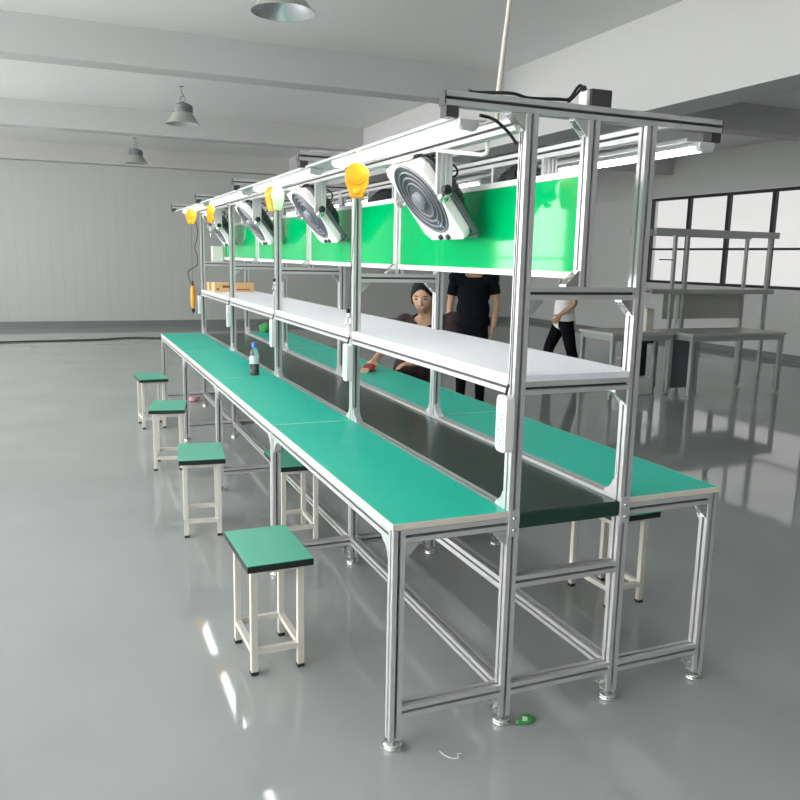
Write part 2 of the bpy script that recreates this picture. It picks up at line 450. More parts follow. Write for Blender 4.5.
# ================================================================== GREEN BOARDS
bay_words = ['nearest the camera', 'second from the near end', 'third from the near end', 'farthest from the camera']
for k in range(NB):
    t = thing('display_board', 'glossy green hanging board in white frame, ' + bay_words[k], 'board', (XE+h, k*L, 1.46), 'green boards above the shelf')
    ya, yb = (k*L+W+0.001 if k == 0 else k*L+W+0.001)-k*L, L-0.001
    za, zb = 0.022, 0.36; fw = 0.022
    b = MB()
    b.box(-0.011, 0.011, ya, yb, za, za+fw, bevel=0.002); b.box(-0.011, 0.011, ya, yb, zb-fw, zb, bevel=0.002)
    b.box(-0.011, 0.011, ya, ya+fw*0.6, za+fw, zb-fw, bevel=0.002); b.box(-0.011, 0.011, yb-fw*0.6, yb, za+fw, zb-fw, bevel=0.002)
    b.build('frame', 'frame_white', t)
    b = MB(); b.box(-0.004, 0.004, ya+0.004, yb-0.004, za+0.004, zb-0.004); b.build('panel', 'screen', t)

# ================================================================== LED BATTENS
def led(x, y, label, side):
    t = thing('tube_light', label, 'light', (x, y, 1.9250), 'strip lights on the ' + side + ' lamp rail')
    b = MB(); hw, ln = 0.030, 1.17
    m = Matrix(((1,0,0,0),(0,0,1,0),(0,1,0,0),(0,0,0,1)))
    sec = [(-hw, 0), (-hw, -0.012), (hw, -0.012), (hw, 0)]
    b.prism(sec, 0.025, ln-0.025, m); b.build('housing', 'led_body', t)
    b = MB(); d = [(-hw+0.003, -0.0123)] + [(-(hw-0.003)*math.cos(PI*i/8), -0.0125-0.016*math.sin(PI*i/8)**0.7) for i in range(1, 8)] + [(hw-0.003, -0.0123)]
    b.prism(d, 0.026, ln-0.026, m); b.build('diffuser', 'led', t)
    for y0, y1 in ((0.0, 0.025), (ln-0.025, ln)):
        b = MB(); b.prism([(-hw-0.001, 0), (-hw-0.001, -0.018), (-hw+0.010, -0.030), (hw-0.010, -0.030), (hw+0.001, -0.018), (hw+0.001, 0)], y0, y1, m, bevel=0.004); b.build('end_cap', 'led_body', t)
for k in range(NB):
    led(0.200, -0.015 + k*1.48, 'bright strip light over the left bench edge, ' + bay_words[k], 'left')
for k in range(NB):
    led(2*XM-0.200, -0.015 + k*1.48, 'bright strip light over the right bench, ' + bay_words[k], 'right')

# ================================================================== FANS
def rounded_square(a, r, n=5):
    pts = []
    for cx, cy, s in ((a-r, a-r, 0), (-a+r, a-r, 1), (-a+r, -a+r, 2), (a-r, -a+r, 3)):
        for i in range(n+1):
            th = s*PI/2 + i/n*PI/2; pts.append((cx + r*math.cos(th), cy + r*math.sin(th)))
    return pts
FAN_TILT = math.radians(38)
def make_fan(x, y, sgn, label, group):
    """hangs from the rail at (x, y); sgn -1 blows to -X, +1 to +X"""
    zc = 1.758
    t = thing('box_fan', label, 'fan', (x, y, zc), group)
    # local frame of the body: z = blowing direction, y = world Y, x = in-plane, pointing up
    n = Vector((sgn*math.cos(FAN_TILT), 0, -math.sin(FAN_TILT)))
    yv = Vector((0, 1, 0)); xv = yv.cross(n)
    if xv.z < 0: yv = -yv; xv = -xv
    F = Matrix((xv, yv, n)).transposed().to_4x4()
    A = 0.172
    pl = [(p[0]*0.98-0.018, p[1]*0.97) for p in rounded_square(A, 0.030)]
    b = MB(); b.prism(pl, -0.034, 0.0, F, bevel=0.009); b.build('housing', 'white_plastic', t)
    b = MB(); b.prism([(p[0]*0.93-0.001, p[1]*0.93) for p in pl], -0.056, -0.0345, F, bevel=0.006); b.build('rear_shell', 'fan_mid', t)
    b = MB(); b.lathe([(0,0.0005),(0.144,0.0005),(0.150,0.004),(0.153,0.0005)], F, n=48); b.build('grille_plate', 'fan_grey', t)
    for R_, mt in ((0.148,'fan_mid'),(0.122,'fan_mid'),(0.098,'fan_mid'),(0.074,'fan_mid')):
        b = MB(); b.torus(R_, 0.0035, F @ Matrix.Translation((0,0,0.003)), n=48, k=8); b.build('grille_ring', mt, t)
    for R_ in (0.135, 0.110, 0.086):
        b = MB(); b.torus(R_, 0.0045, F @ Matrix.Translation((0,0,-0.0020)), n=48, k=8); b.build('louvre_ring', 'fan_dark', t)
    b = MB(); b.lathe([(0.036,0.001),(0.035,0.018),(0.030,0.022),(0,0.023)], F, n=32); b.build('hub_cap', 'fan_mid', t)
    # rear guard: ribbed dome
    b = MB(); b.lathe([(0.146,-0.0645),(0.142,-0.082),(0.124,-0.104),(0.088,-0.116),(0,-0.120)], F, n=40); b.build('rear_guard', 'fan_dark', t)
    b = MB()
    for i in range(28):
        a = 2*PI*i/28; ca, sa = math.cos(a), math.sin(a)
        b.tube([F @ Vector((r*ca, r*sa, z)) for r, z in ((0.148,-0.066),(0.145,-0.084),(0.126,-0.107),(0.090,-0.119),(0.03,-0.123))], 0.0028, n=5)
    b.build('guard_rib', 'fan_grey', t)
    b = MB(); b.box(0.158, 0.176, -0.10, 0.10, -0.030, -0.012, m=F, bevel=0.006); b.build('carry_handle', 'white_plastic', t)
    for yy in (-0.035, 0.030):
        b = MB(); b.lathe([(0,0.012),(0.010,0.012),(0.011,0.0)], F @ Matrix.Translation((-0.172, yy, 0)), n=12); b.build('control_knob', 'black', t)
    b = MB()                                     # small printed marks on the grille
    for i, (u, v) in enumerate(((-0.098,-0.045),(-0.106,-0.032),(-0.112,-0.050),(-0.092,-0.028),(-0.120,-0.036),(-0.124,-0.052))):
        b.box(u-0.004, u+0.004, v*(1 if yv.y > 0 else -1)-0.003, v*(1 if yv.y > 0 else -1)+0.003, 0.0058, 0.0068, m=F)
    b.build('printed_mark', 'cyan', t)
    # hangers on both sides, with clamping knobs; grey stand arms run down the sides
    sec = [(-0.030,-0.008),(-0.022,-0.008),(-0.022,-0.003),(-0.013,-0.003),(-0.013,-0.008),(-0.005,-0.008),(-0.005,-0.003),(0.005,-0.003),(0.005,-0.008),(0.013,-0.008),(0.013,-0.003),(0.022,-0.003),(0.022,-0.008),(0.030,-0.008),(0.030,0.008),(-0.030,0.008)]
    for s in (-1, 1):
        yy = s*(A+0.022)
        b = MB(); b.prism(sec, 0.008, 1.9195-zc, Matrix.Translation((0, yy, 0))); b.build('hanger', 'alu', t)
        b = MB(); b.lathe([(0,0.0),(0.007,0.0),(0.007,0.010),(0.017,0.012),(0.018,0.028),(0.012,0.032),(0,0.033)], Matrix.Translation((0, yy+s*0.008, 0.022)) @ Matrix.Rotation(-s*PI/2, 4, 'X'), n=14)
        b.build('clamp_knob', 'black', t)
        b = MB(); b.lathe([(0.020,-0.004),(0.020,0.006),(0,0.006)], Matrix.Translation((0, yy, -0.002)) @ Matrix.Rotation(-s*PI/2, 4, 'X'), n=16); b.build('pivot_plate', 'zinc', t)
        b = MB(); ys = s*(1 if yv.y > 0 else -1)
        b.box(-0.186, 0.015, min(ys*(A+0.002), ys*(A+0.013)), max(ys*(A+0.002), ys*(A+0.013)), -0.054, -0.034, m=F, bevel=0.004); b.build('stand_arm', 'fan_grey', t)
    b = MB(); b.box(-0.206, -0.1965, -A-0.013, A+0.013, -0.054, -0.034, m=F, bevel=0.004); b.build('stand_bar', 'fan_grey', t)
    b = MB()
    b.tube(smooth_path([(sgn*-0.05,-0.10,0.075), (sgn*-0.085,-0.12,0.085), (sgn*-0.095,-0.10,0.115), (sgn*-0.06,-0.07,0.145), (sgn*-0.015,-0.05,0.160)]), 0.004, n=6)
    b.build('power_cord', 'cord', t)
    return t
for k in range(NB):
    make_fan(0.408, 0.77 + k*L, -1, 'white box fan tilted over the left bench, ' + bay_words[k], 'box fans over the left bench')
for k in range(NB):
    make_fan(XC+h, 0.77 + k*L, 1, 'white box fan turned away over the right bench, ' + bay_words[k], 'box fans over the right bench')

# ================================================================== TOOL BALANCERS
def balancer(x, y, zc, rz, label, string_to=None, film=False, hook=True, sdx=0.0, sdy=0.0):
    t = thing('tool_balancer', label, 'tool balancer', (x, y, zc), 'yellow spring balancers on the left lamp rail', rz)
    out = []
    for i in range(25):
        a = -PI*0.18 + i/24*(PI*1.36)
        out.append((0.046*math.cos(a), 0.018 + 0.046*math.sin(a)))
    out += [(-0.028, -0.052), (-0.022, -0.064), (0.022, -0.064), (0.028, -0.052)]
    m = Matrix(((1,0,0,0),(0,0,-1,0),(0,1,0,0),(0,0,0,1)))
    b = MB(); b.prism(out, -0.022, 0.022, m, bevel=0.006); b.build('case', 'yellow', t)
    b = MB(); b.lathe([(0.036,0.020),(0.034,0.028),(0.024,0.030),(0.023,0.034),(0,0.035)], m @ Matrix.Translation((0,0.018,0)), n=28, smooth=False)
    b.lathe([(0.014,0.020),(0.013,0.030),(0,0.031)], m @ Matrix.Translation((0,-0.040,0)), n=18); b.build('spring_cover', 'yellow', t)
    if film:
        b = MB(); b.prism([(p[0]*0.90, p[1]*0.94) for p in out], 0.0225, 0.0365, m, bevel=0.003); b.build('cover_film', 'pale_green', t)
    b = MB(); b.torus(0.016, 0.003, Matrix.Translation((0,0,0.072)) @ Matrix.Rotation(PI/2,4,'X'), n=20, k=6); b.tube([(0,0,0.086),(0,0,1.9250-zc)], 0.003, n=6); b.build('hanging_hook', 'zinc', t)
    if string_to is not None:
        dz = string_to - zc
        p0, p1 = Vector((0,0,-0.064)), Vector((sdx, sdy, dz))
        b = MB(); b.tube([p0, p1], 0.0012, n=5); b.build('pull_string', 'cord', t)
        b = MB(); b.lathe([(0,-0.008),(0.008,-0.006),(0.008,0.008),(0,0.012)], Matrix.Translation(p1), n=12); b.build('string_stop', 'black', t)
        if hook:
            b = MB(); q = p1 + Vector((0,0,-0.008))
            b.tube([q, q+Vector((0,0,-0.012)), q+Vector((0.010,0,-0.022)), q+Vector((0.008,0,-0.040)), q+Vector((-0.004,0,-0.052)), q+Vector((-0.010,0,-0.040)), q+Vector((-0.006,0,-0.022)), q+Vector((0,0,-0.014))], 0.002, n=6)
            b.tube([q+Vector((-0.004,0,-0.052)), q+Vector((-0.003,0,-0.075))], 0.002, n=6)
            b.build('snap_hook', 'zinc', t)
    return t
balancer(0.158, 0.805, 1.818, -0.35, 'yellow spring balancer nearest the camera, beside the first fan', 1.33, sdx=-0.028)
balancer(0.158, 2.09, 1.826, 0.52, 'yellow spring balancer with pale green face, second from near end', 1.405, film=True)
balancer(0.158, 4.03, 1.826, 1.36, 'yellow spring balancer seen edge-on beside the far fan', 1.745, sdx=0.02)
balancer(0.158, 4.98, 1.842, -0.25, 'yellow spring balancer at far end holding the orange screwdriver', 1.292, hook=False)
# orange electric screwdriver hanging from the far balancer
t = thing('electric_screwdriver', 'orange electric screwdriver hanging from the farthest yellow balancer', 'screwdriver', (0.158, 4.98, 1.02))
b = MB(); b.lathe([(0,0.045),(0.010,0.045),(0.014,0.055),(0.019,0.075),(0.021,0.12),(0.020,0.20),(0.017,0.232),(0.010,0.240),(0,0.240)], n=18); b.build('handle', 'orange', t)
b = MB(); b.lathe([(0,0),(0.003,0),(0.003,0.012),(0.010,0.014),(0.013,0.030),(0.013,0.046),(0,0.046)], n=14); b.build('chuck', 'black', t)
b = MB(); b.torus(0.008, 0.002, Matrix.Translation((0,0,0.247)) @ Matrix.Rotation(PI/2,4,'X'), n=14, k=6); b.tube([(0,0,0.255),(0,0,0.268)], 0.003, n=6); b.build('hanging_ring', 'cord', t)
b = MB(); b.tube(smooth_path([(0.010,0,0.240),(-0.02,0.0,0.27),(-0.035,0.02,0.34),(-0.02,0.04,0.37),(0.05,0.06,0.42),(0.055,0.08,0.50),(0.04,0.10,0.56),(0.07,0.12,0.68),(0.06,0.14,0.78),(0.01,0.14,0.895)]), 0.0035, n=6)
b.build('power_cord', 'cord', t)

# ================================================================== POWER STRIPS
for k in range(NB+1):
    words = ['front post at the near end', 'second post from the near end', 'middle post of the row', 'fourth post from the near end', 'last post at the far end'][k]
    t = thing('power_strip', 'white vertical power strip on the ' + words, 'power strip', (XB-0.0005, k*L+0.022, 0.943), 'power strips on the left posts')
    out = [(x, z) for x, z in [(p[0]+0.0, p[1]) for p in rounded_square(0.031, 0.014)]]
    out = [(x, z if z < 0 else z+0.117) for x, z in out]
    m = Matrix(((0,0,-1,0),(1,0,0,0),(0,1,0,0),(0,0,0,1))) @ Matrix.Translation((0, 0.031, 0))
    b = MB(); b.prism(out, 0, 0.030, m, bevel=0.003); b.build('case', 'white_plastic', t)
    b = MB(); b.box(-0.0308, -0.0302, -0.024, 0.024, 0.014, 0.124, bevel=0.0); b.build('faceplate', 'cyan', t)
    for i in range(3):
        zz = 0.030 + i*0.035
        b = MB(); b.box(-0.0318,-0.0309,-0.017,0.017, zz-0.013, zz+0.014); b.build('socket', 'white_plastic', t)
        b = MB()
        for yy, za, zb in ((-0.008, 0.002, 0.010), (0.008, 0.002, 0.010), (0.0, -0.010, -0.002)): b.box(-0.0325,-0.0319,yy-0.002,yy+0.002,zz+za,zz+zb)
        b.build('socket_slots', 'slot', t)
    b = MB(); b.box(-0.0335,-0.0309,-0.006,0.006,0.130,0.145, bevel=0.001); b.build('switch', 'white_plastic', t)
    b = MB(); b.tube(smooth_path([(-0.015,0,0.176),(-0.013,0.002,0.190),(-0.005,0.004,0.212)]), 0.0045, n=8); b.tube(smooth_path([(-0.005,0.004,0.212),(-0.003,0.004,0.30),(-0.003,0.004,0.60),(-0.003,0.004,0.98)]), 0.0016, n=6); b.build('power_cord', 'cord', t)

# ================================================================== STOOLS
def make_stool():
    t = thing('stool', '', 'stool', (0,0,0), 'green-topped steel stools')
    b = MB(); sw, sd = 0.1225, 0.195
    b.box(-sw, sw, -sd, sd, 0.422, 0.4465, mi=1); b.box(-sw, sw, -sd, sd, 0.4465, 0.4500, mi=0)
    b.build('seat', ['stool_green', 'seat_edge'], t)
    a, c, r = 0.0885, 0.135, 0.0125
    for sx in (-1, 1):
        for sy in (-1, 1):
            b = MB(); b.box(-r, r, -r, r, 0.012, 0.421, bevel=0.002); lg = b.build('leg', 'stool_steel', t, (sx*a, sy*c, 0))
            b = MB(); b.box(-r-0.0008, r+0.0008, -r-0.0008, r+0.0008, 0.0, 0.014); b.build('foot_cap', 'rubber', lg)
    for z, nm in ((0.405, 'seat_rail'), (0.090, 'rung')):
        for sy in (-1, 1):
            b = MB(); b.box(-a+r, a-r, -0.011, 0.011, z-0.011, z+0.011); b.build(nm, 'stool_steel', t, (0, sy*c, 0))
        for sx in (-1, 1):
            b = MB(); b.box(-0.011, 0.011, -c+r, c-r, z-0.011, z+0.011); b.build(nm, 'stool_steel', t, (sx*a, 0, 0))
    return t
stool0 = make_stool()
spots = [(-0.205, 0.757, 0.02, 'green-topped stool nearest the camera, left of the bench'),
         (-0.210, 2.315, -0.12, 'second green-topped stool from the camera along the left bench'),
         (-0.212, 3.778, -0.18, 'third green-topped stool from the camera along the left bench'),
         (-0.190, 5.240, 0.04, 'farthest green-topped stool along the left bench'),
         (0.245, 2.030, -0.03, 'green-topped stool pushed in under the left bench'),
         (1.405, 0.775, 0.03, 'stool on the far side, beside the right bench legs'),
         (1.565, 3.300, 0.70, 'stool behind the right bench, under the person in brown')]
for i, (x, y, r, lab) in enumerate(spots):
    o = stool0 if i == 0 else copy_tree(stool0)
    o.location = (x, y, 0); o.rotation_euler = (0, 0, r); o['label'] = lab

# ================================================================== SMALL THINGS ON THE BENCH
t = thing('tea_bottle', 'clear plastic bottle of brown tea with blue cap on the left worktop', 'bottle', (0.270, 3.10, 0.7502))
b = MB(); b.lathe([(0,0.0),(0.028,0.0),(0.031,0.006),(0.031,0.128),(0.029,0.150),(0.017,0.176),(0.0145,0.182),(0.0145,0.192),(0,0.192)], n=24); b.build('body', 'clear', t)
b = MB(); b.lathe([(0,0.002),(0.0275,0.002),(0.0300,0.008),(0.0300,0.072),(0,0.072)], n=24); b.build('tea', 'tea', t)
b = MB(); b.lathe([(0.0315,0.078),(0.0315,0.128)], n=24); b.build('label_band', 'bottle_label', t)
b = MB(); b.lathe([(0.0165,0.184),(0.0165,0.212),(0.015,0.215),(0,0.215)], n=20); b.build('cap', 'blue', t)

def carton(name, label, loc, sx, sy, sz, rz, material, marks, cat='box'):
    t = thing(name, label, cat, loc, rz=rz)
    b = MB(); b.box(0, sx, 0, sy, 0, sz, bevel=0.002); b.build('carton', material, t)
    b = MB(); b.box(0.004, sx-0.004, sy*0.45, sy*0.55, sz, sz+0.0008); b.build('tape', 'edge', t)
    for (x0, x1, z0, z1) in marks:
        b = MB(); b.box(x0*sx, x1*sx, -0.0008, 0, z0*sz, z1*sz); b.build('printed_mark', 'print', t)
    return t
carton('cardboard_box', 'long cardboard box on the white shelf at the far end', (0.432, 5.50, ZS+0.0005), 0.38, 0.12, 0.085, 0.06, 'card', [(0.20,0.42,0.45,0.72),(0.05,0.12,0.2,0.4),(0.55,0.9,0.2,0.32)])
carton('cardboard_box', 'small cardboard box behind the long one on the far shelf', (0.441, 5.86, ZS+0.0005), 0.15, 0.11, 0.075, 0.0, 'card', [(0.2,0.75,0.35,0.8)])
t = carton('carton', 'small white carton on the far overhead crossbar', (0.505, YE-0.03, 1.4590), 0.105, 0.09, 0.15, 0.0, 'white_plastic', [])
b = MB(); b.prism([(0,0),(0.22,0.02),(0.24,0.30),(0.02,0.29)], 0, 0.0012); tag(b.build('paper_sheet', 'paper', None, (0.60, 5.10, ZS+0.0005)), 'thin white paper sheet lying on the shelf beside the cardboard box', 'paper')

def lump(name, mt, loc, rad, label, cat, seed=1, amp=0.35, flat=0.9):
    rnd = random.Random(seed); b = MB()
    bmesh.ops.create_icosphere(b.bm, subdivisions=3, radius=1.0)
    ph = [rnd.uniform(0, 6) for _ in range(9)]
    for v in b.bm.verts:
        c = v.co.copy()
        f = 1 + amp*(math.sin(3*c.x+ph[0])*math.sin(4*c.y+ph[1]) + 0.6*math.sin(7*c.z+ph[2]+3*c.x)+0.4*math.sin(9*c.y+ph[3]))*0.5
        v.co = Vector((c.x*rad[0]*f, c.y*rad[1]*f, max(c.z*f, -flat)*rad[2]))
    zmin = min(v.co.z for v in b.bm.verts)
    for v in b.bm.verts: v.co.z -= zmin
    for f in b.bm.faces: f.smooth = True
    return tag(b.build(name, mt, None, loc), label, cat)
lump('cloth_pouch', 'foil', (1.03, 6.00, ZT+0.001), (0.055, 0.09, 0.05), 'bright green pouch at the far end of the right worktop', 'pouch', 3)
lump('tissue_wad', 'paper', (1.14, 5.93, ZT+0.001), (0.05, 0.045, 0.045), 'crumpled pale tissue beside the green pouch on the right worktop', 'tissue', 5)
# litter on the floor
t = lump('candy_wrapper', 'foil', (0.492, -0.010, 0.0005), (0.032, 0.016, 0.012), 'crumpled green wrapper on the floor beside the middle front foot', 'wrapper', 8, 0.5)
b = MB(); b.prism([(-0.022,-0.012),(-0.004,-0.016),(0.004,-0.004),(-0.012,0.004)], 0.0, 0.0012, Matrix.Translation((0.0,-0.004,0.0235)) @ Matrix.Rotation(0.5,4,'X')); b.build('wrapper_print', 'foil_light', t)
b = MB(); b.tube(smooth_path([(-0.022,0.045,0.002),(-0.016,0.02,0.0025),(-0.002,0.0,0.002),(0.018,-0.006,0.002),(0.026,0.012,0.003),(0.038,0.008,0.002)]), 0.0016, n=6)
tag(b.build('thread_scrap', 'string', None, (0.172, -0.100, 0)), 'white scrap of string curled on the floor in front of the bench', 'string')
lump('rag', 'pink', (0.345, 6.40, 0.0005), (0.07, 0.09, 0.03), 'pink rag on the floor behind the far bench leg', 'rag', 11)

# ================================================================== CABLES AND CONDUIT
b = MB(); b.tube([(0.545,0.45,2.0005),(0.546,0.45,2.10),(0.577,0.45,2.41),(0.697,0.45,3.57)], 0.0085, n=10)
# the conduit stands on a short clip on the nearest overhead rail
b.tube([(0.4150+0.0,0.45,1.970),(0.48,0.45,1.985),(0.545,0.45,2.006)], 0.0085, n=8)
tag(b.build('cable_conduit', 'conduit', None), 'beige cable conduit dropping from ceiling to the overhead frame', 'conduit')
t = thing('power_supply', 'small black power supply box on the near crossbeam', 'power supply', (0.617, 0.002, 2.0005))
b = MB(); b.box(0, 0.075, 0, 0.06, 0, 0.050, bevel=0.002); b.build('case', 'cap', t)
b = MB(); b.box(-0.012, -0.0005, 0.008, 0.05, 0.001, 0.045, bevel=0.002); b.build('terminal_block', 'white_plastic', t)
b = MB(); b.tube(smooth_path([(-0.006,0.03,0.043),(-0.02,0.03,0.060),(-0.035,0.03,0.050),(-0.06,0.03,0.018),(-0.10,0.03,0.014),(-0.20,0.03,0.008),(-0.26,0.03,0.016),(-0.36,0.05,0.012),(-0.40,0.03,0.010)]), 0.005, n=8)
b.tube(smooth_path([(-0.006,0.02,0.040),(-0.016,0.02,0.056),(-0.045,0.02,0.028),(-0.07,0.02,0.006)]), 0.0045, n=8)
b.build('power_cord', 'cord', t)
b = MB(); b.tube(smooth_path([(0.270,0.06,1.952),(0.305,0.055,1.946),(0.335,0.05,1.930),(0.365,0.046,1.905),(0.389,0.044,1.878)]), 0.005, n=8)
tag(b.build('loose_cable', 'cord', None), 'black cable looping under the near crossbeam beside the front post', 'cable')
b = MB(); b.tube(smooth_path([(-5.5,12.4,0.012),(-3,12.6,0.012),(-0.9,12.75,0.012),(-0.3,12.82,0.012),(0.2,13.02,0.012),(0.73,12.88,0.012),(1.5,12.95,0.012),(3.2,12.9,0.012)]), 0.012, n=8)
tag(b.build('floor_cable', 'cord', None), 'black cable lying across the floor before the far wall', 'cable')

# ================================================================== HIGH-BAY LAMPS
def lamp(x, y, label):
    t = thing('high_bay_lamp', label, 'lamp', (x, y, 3.12), 'grey high-bay ceiling lamps')
    b = MB(); b.lathe([(0.112,0.138),(0.124,0.118),(0.160,0.062),(0.203,0.010),(0.216,0.0),(0.213,0.0)], n=48); b.build('shade', 'lamp_shell', t)
    b = MB(); b.lathe([(0,0.137),(0.110,0.136),(0.122,0.116),(0.158,0.060),(0.201,0.009),(0.2128,0.0)], n=48); b.build('reflector', 'lamp_in', t)
    b = MB(); b.lathe([(0,0.138),(0.112,0.139),(0.122,0.142),(0.122,0.166),(0.108,0.170),(0.122,0.175),(0.122,0.198),(0.108,0.202),(0.120,0.207),(0.116,0.222),(0.060,0.250),(0.020,0.262),(0,0.263)], n=32); b.build('ballast_housing', 'lamp_body', t)
    b = MB(); b.torus(0.032, 0.005, Matrix.Translation((0,0,0.300)) @ Matrix.Rotation(PI/2,4,'X'), n=20, k=6)
    b.tube([(0,0,0.262),(0,0,0.272)], 0.006, n=8)
    b.tube(smooth_path([(0.0,0,0.338),(0.012,0,0.345),(0.006,0,0.36),(-0.012,0,0.378),(-0.016,0,0.42),(-0.012,0,0.4495)]), 0.005, n=8)
    b.tube([(-0.045,0,0.446),(0.02,0,0.446)], 0.006, n=6)
    b.build('ceiling_hook', 'hookwire', t)
lamp(0.560, 3.42, 'grey cone ceiling lamp at the top edge, nearest the camera')
lamp(0.615, 8.56, 'grey cone ceiling lamp hanging in the middle of the row')
lamp(0.470, 13.60, 'grey cone ceiling lamp farthest away near the far wall')

# ================================================================== BACKGROUND TABLES, RACK
def table(name, label, x0, x1, y0, y1, legs, extra=None):
    t = thing(name, label, 'table', (0,0,0), 'grey steel tables by the right wall')
    b = MB(); b.box(x0-0.04, x1+0.04, y0-0.04, y1+0.04, 0.72, 0.75, bevel=0.004); b.build('tabletop', 'table_top', t)
    for x, y in ((x0,y0),(x1,y0),(x0,y1),(x1,y1)):
        b = MB(); b.box(-0.022,0.022,-0.022,0.022,0.03,0.72); lg = b.build('leg', 'table_leg', t, (x,y,0))
        b = MB(); b.lathe([(0,0),(0.025,0),(0.025,0.012),(0.008,0.016),(0.008,0.035),(0,0.035)], n=12); b.build('levelling_foot', 'zinc', lg)
    for a, c in (((x0,y0),(x1,y0)),((x0,y1),(x1,y1)),((x0,y0),(x0,y1)),((x1,y0),(x1,y1))):
        b = MB(); b.box(min(a[0],c[0])+(0.022 if a[0]!=c[0] else -0.015), max(a[0],c[0])-(0.022 if a[0]!=c[0] else -0.015), min(a[1],c[1])+(0.022 if a[1]!=c[1] else -0.015), max(a[1],c[1])-(0.022 if a[1]!=c[1] else -0.015), 0.66, 0.72)
        b.build('apron', 'table_leg', t)
    return t
t1 = table('steel_table', 'grey steel table behind the walking person, its end toward the bench', 4.82, 5.64, 5.23, 5.80, None)
t2 = table('steel_table', 'grey steel table with dark end panel at the right', 5.74, 7.10, 4.98, 5.60, None)
b = MB(); b.box(5.690, 6.055, 5.262, 5.278, 0.08, 0.655); b.box(5.690, 6.055, 5.255, 5.262, 0.30, 0.315); b.build('end_panel', 'panel_dark', t2)
b = MB(); b.box(-0.022,0.022,-0.022,0.022,0.0,0.72); b.build('leg', 'table_leg', t2, (6.08,5.27,0))
carton('carton', 'white carton on the floor under the grey steel tables', (5.16, 5.36, 0.0005), 0.38, 0.30, 0.20, 0.0, 'white_plastic', [])
b = MB(); b.box(0, 0.34, 0, 0.03, 0, 0.42); b.box(0,0.34,-0.10,0,0.40,0.42)
tag(b.build('computer_case', 'black', None, (5.15, 5.45, 0.2100)), 'black equipment case stacked on the white carton under the table', 'equipment case')
carton('carton', 'upright beige and white carton standing on the steel table', (5.36, 5.34, 0.7505), 0.10, 0.12, 0.26, 0.0, 'edge', [])
rk = thing('equipment_rack', 'tall grey frame rack with shelves before the right-hand windows', 'rack', (0,0,0))
for x, y in ((6.29, 6.02), (6.49, 6.02), (7.9, 6.02), (7.9, 6.42), (6.06, 6.42)):
    if True:
        b = MB(); b.box(-0.02,0.02,-0.02,0.02,0,1.97); b.build('post', 'rack_metal' if x != 6.49 else 'table_leg', rk, (x,y,0))
b = MB(); b.box(-0.02,0.02,-0.02,0.02,0.75,1.15); b.build('post', 'white_plastic', rk, (6.39,6.02,0))
for z0, z1 in ((1.89,1.97),(1.155,1.215)):
    for y in (5.985, 6.455):
        b = MB(); b.box(5.94, 8.0, y-0.015, y+0.015, z0, z1); b.build('crossbar', 'rack_metal', rk)
b = MB(); b.box(5.94, 8.0, 6.0, 6.44, 1.195, 1.214); b.build('shelf', 'table_top', rk)
b = MB(); b.box(6.06, 6.27, 6.01, 6.03, 1.575, 1.590); b.build('tie_rod', 'panel_dark', rk)
b = MB(); b.box(6.51, 7.88, 6.41, 6.43, 0.80, 1.15); b.build('back_panel', 'table_top', rk)

# ================================================================== PEOPLE
def evaluated(o):
    dg = bpy.context.evaluated_depsgraph_get(); dg.update()
    me = D.meshes.new_from_object(o.evaluated_get(dg)); return me

def head_bm(bm, M4, s=1.0):
    """head about 0.22 m high, centre at the origin of M4, +Y forward, +Z up"""
    r = bmesh.ops.create_uvsphere(bm, u_segments=28, v_segments=20, radius=1.0)
    for v in r['verts']:
        c = v.co.copy(); x, y, z = c
        w = 0.076; d = 0.094; hh = 0.112
        if z < 0: w *= 1 - 0.30*(-z)**1.6; d *= 1 - 0.10*(-z)**2
        px, py, pz = x*w, y*d, z*hh
        if y > 0 and z < -0.2: py += 0.010*(-z)*y                          # jaw forward
        if y > 0.55:
            py -= 0.006*math.exp(-((z-0.05)/0.18)**2)*math.exp(-((abs(x)-0.38)/0.22)**2)*1.6   # eye sockets
            py += 0.008*math.exp(-((z+0.12)/0.5)**2)*math.exp(-((abs(x)-0.5)/0.25)**2)          # cheeks
        v.co = M4 @ (Vector((px, py, pz))*s)
    # nose, lips, ears as lumps that fuse in the remesh
    def lp(c, rad):
        bmesh.ops.create_uvsphere(bm, u_segments=12, v_segments=8, radius=1.0, matrix=M4 @ Matrix.Scale(s,4) @ Matrix.Translation(c) @ Matrix.Diagonal((*rad,1)))
    lp((0,0.094,-0.012),(0.010,0.014,0.026)); lp((0,0.102,-0.026),(0.015,0.014,0.011))
    lp((0,0.090,-0.056),(0.022,0.010,0.009)); lp((0,0.083,-0.094),(0.022,0.014,0.014))
    for sx in (-1,1): lp((sx*0.074,-0.008,-0.005),(0.010,0.018,0.030))

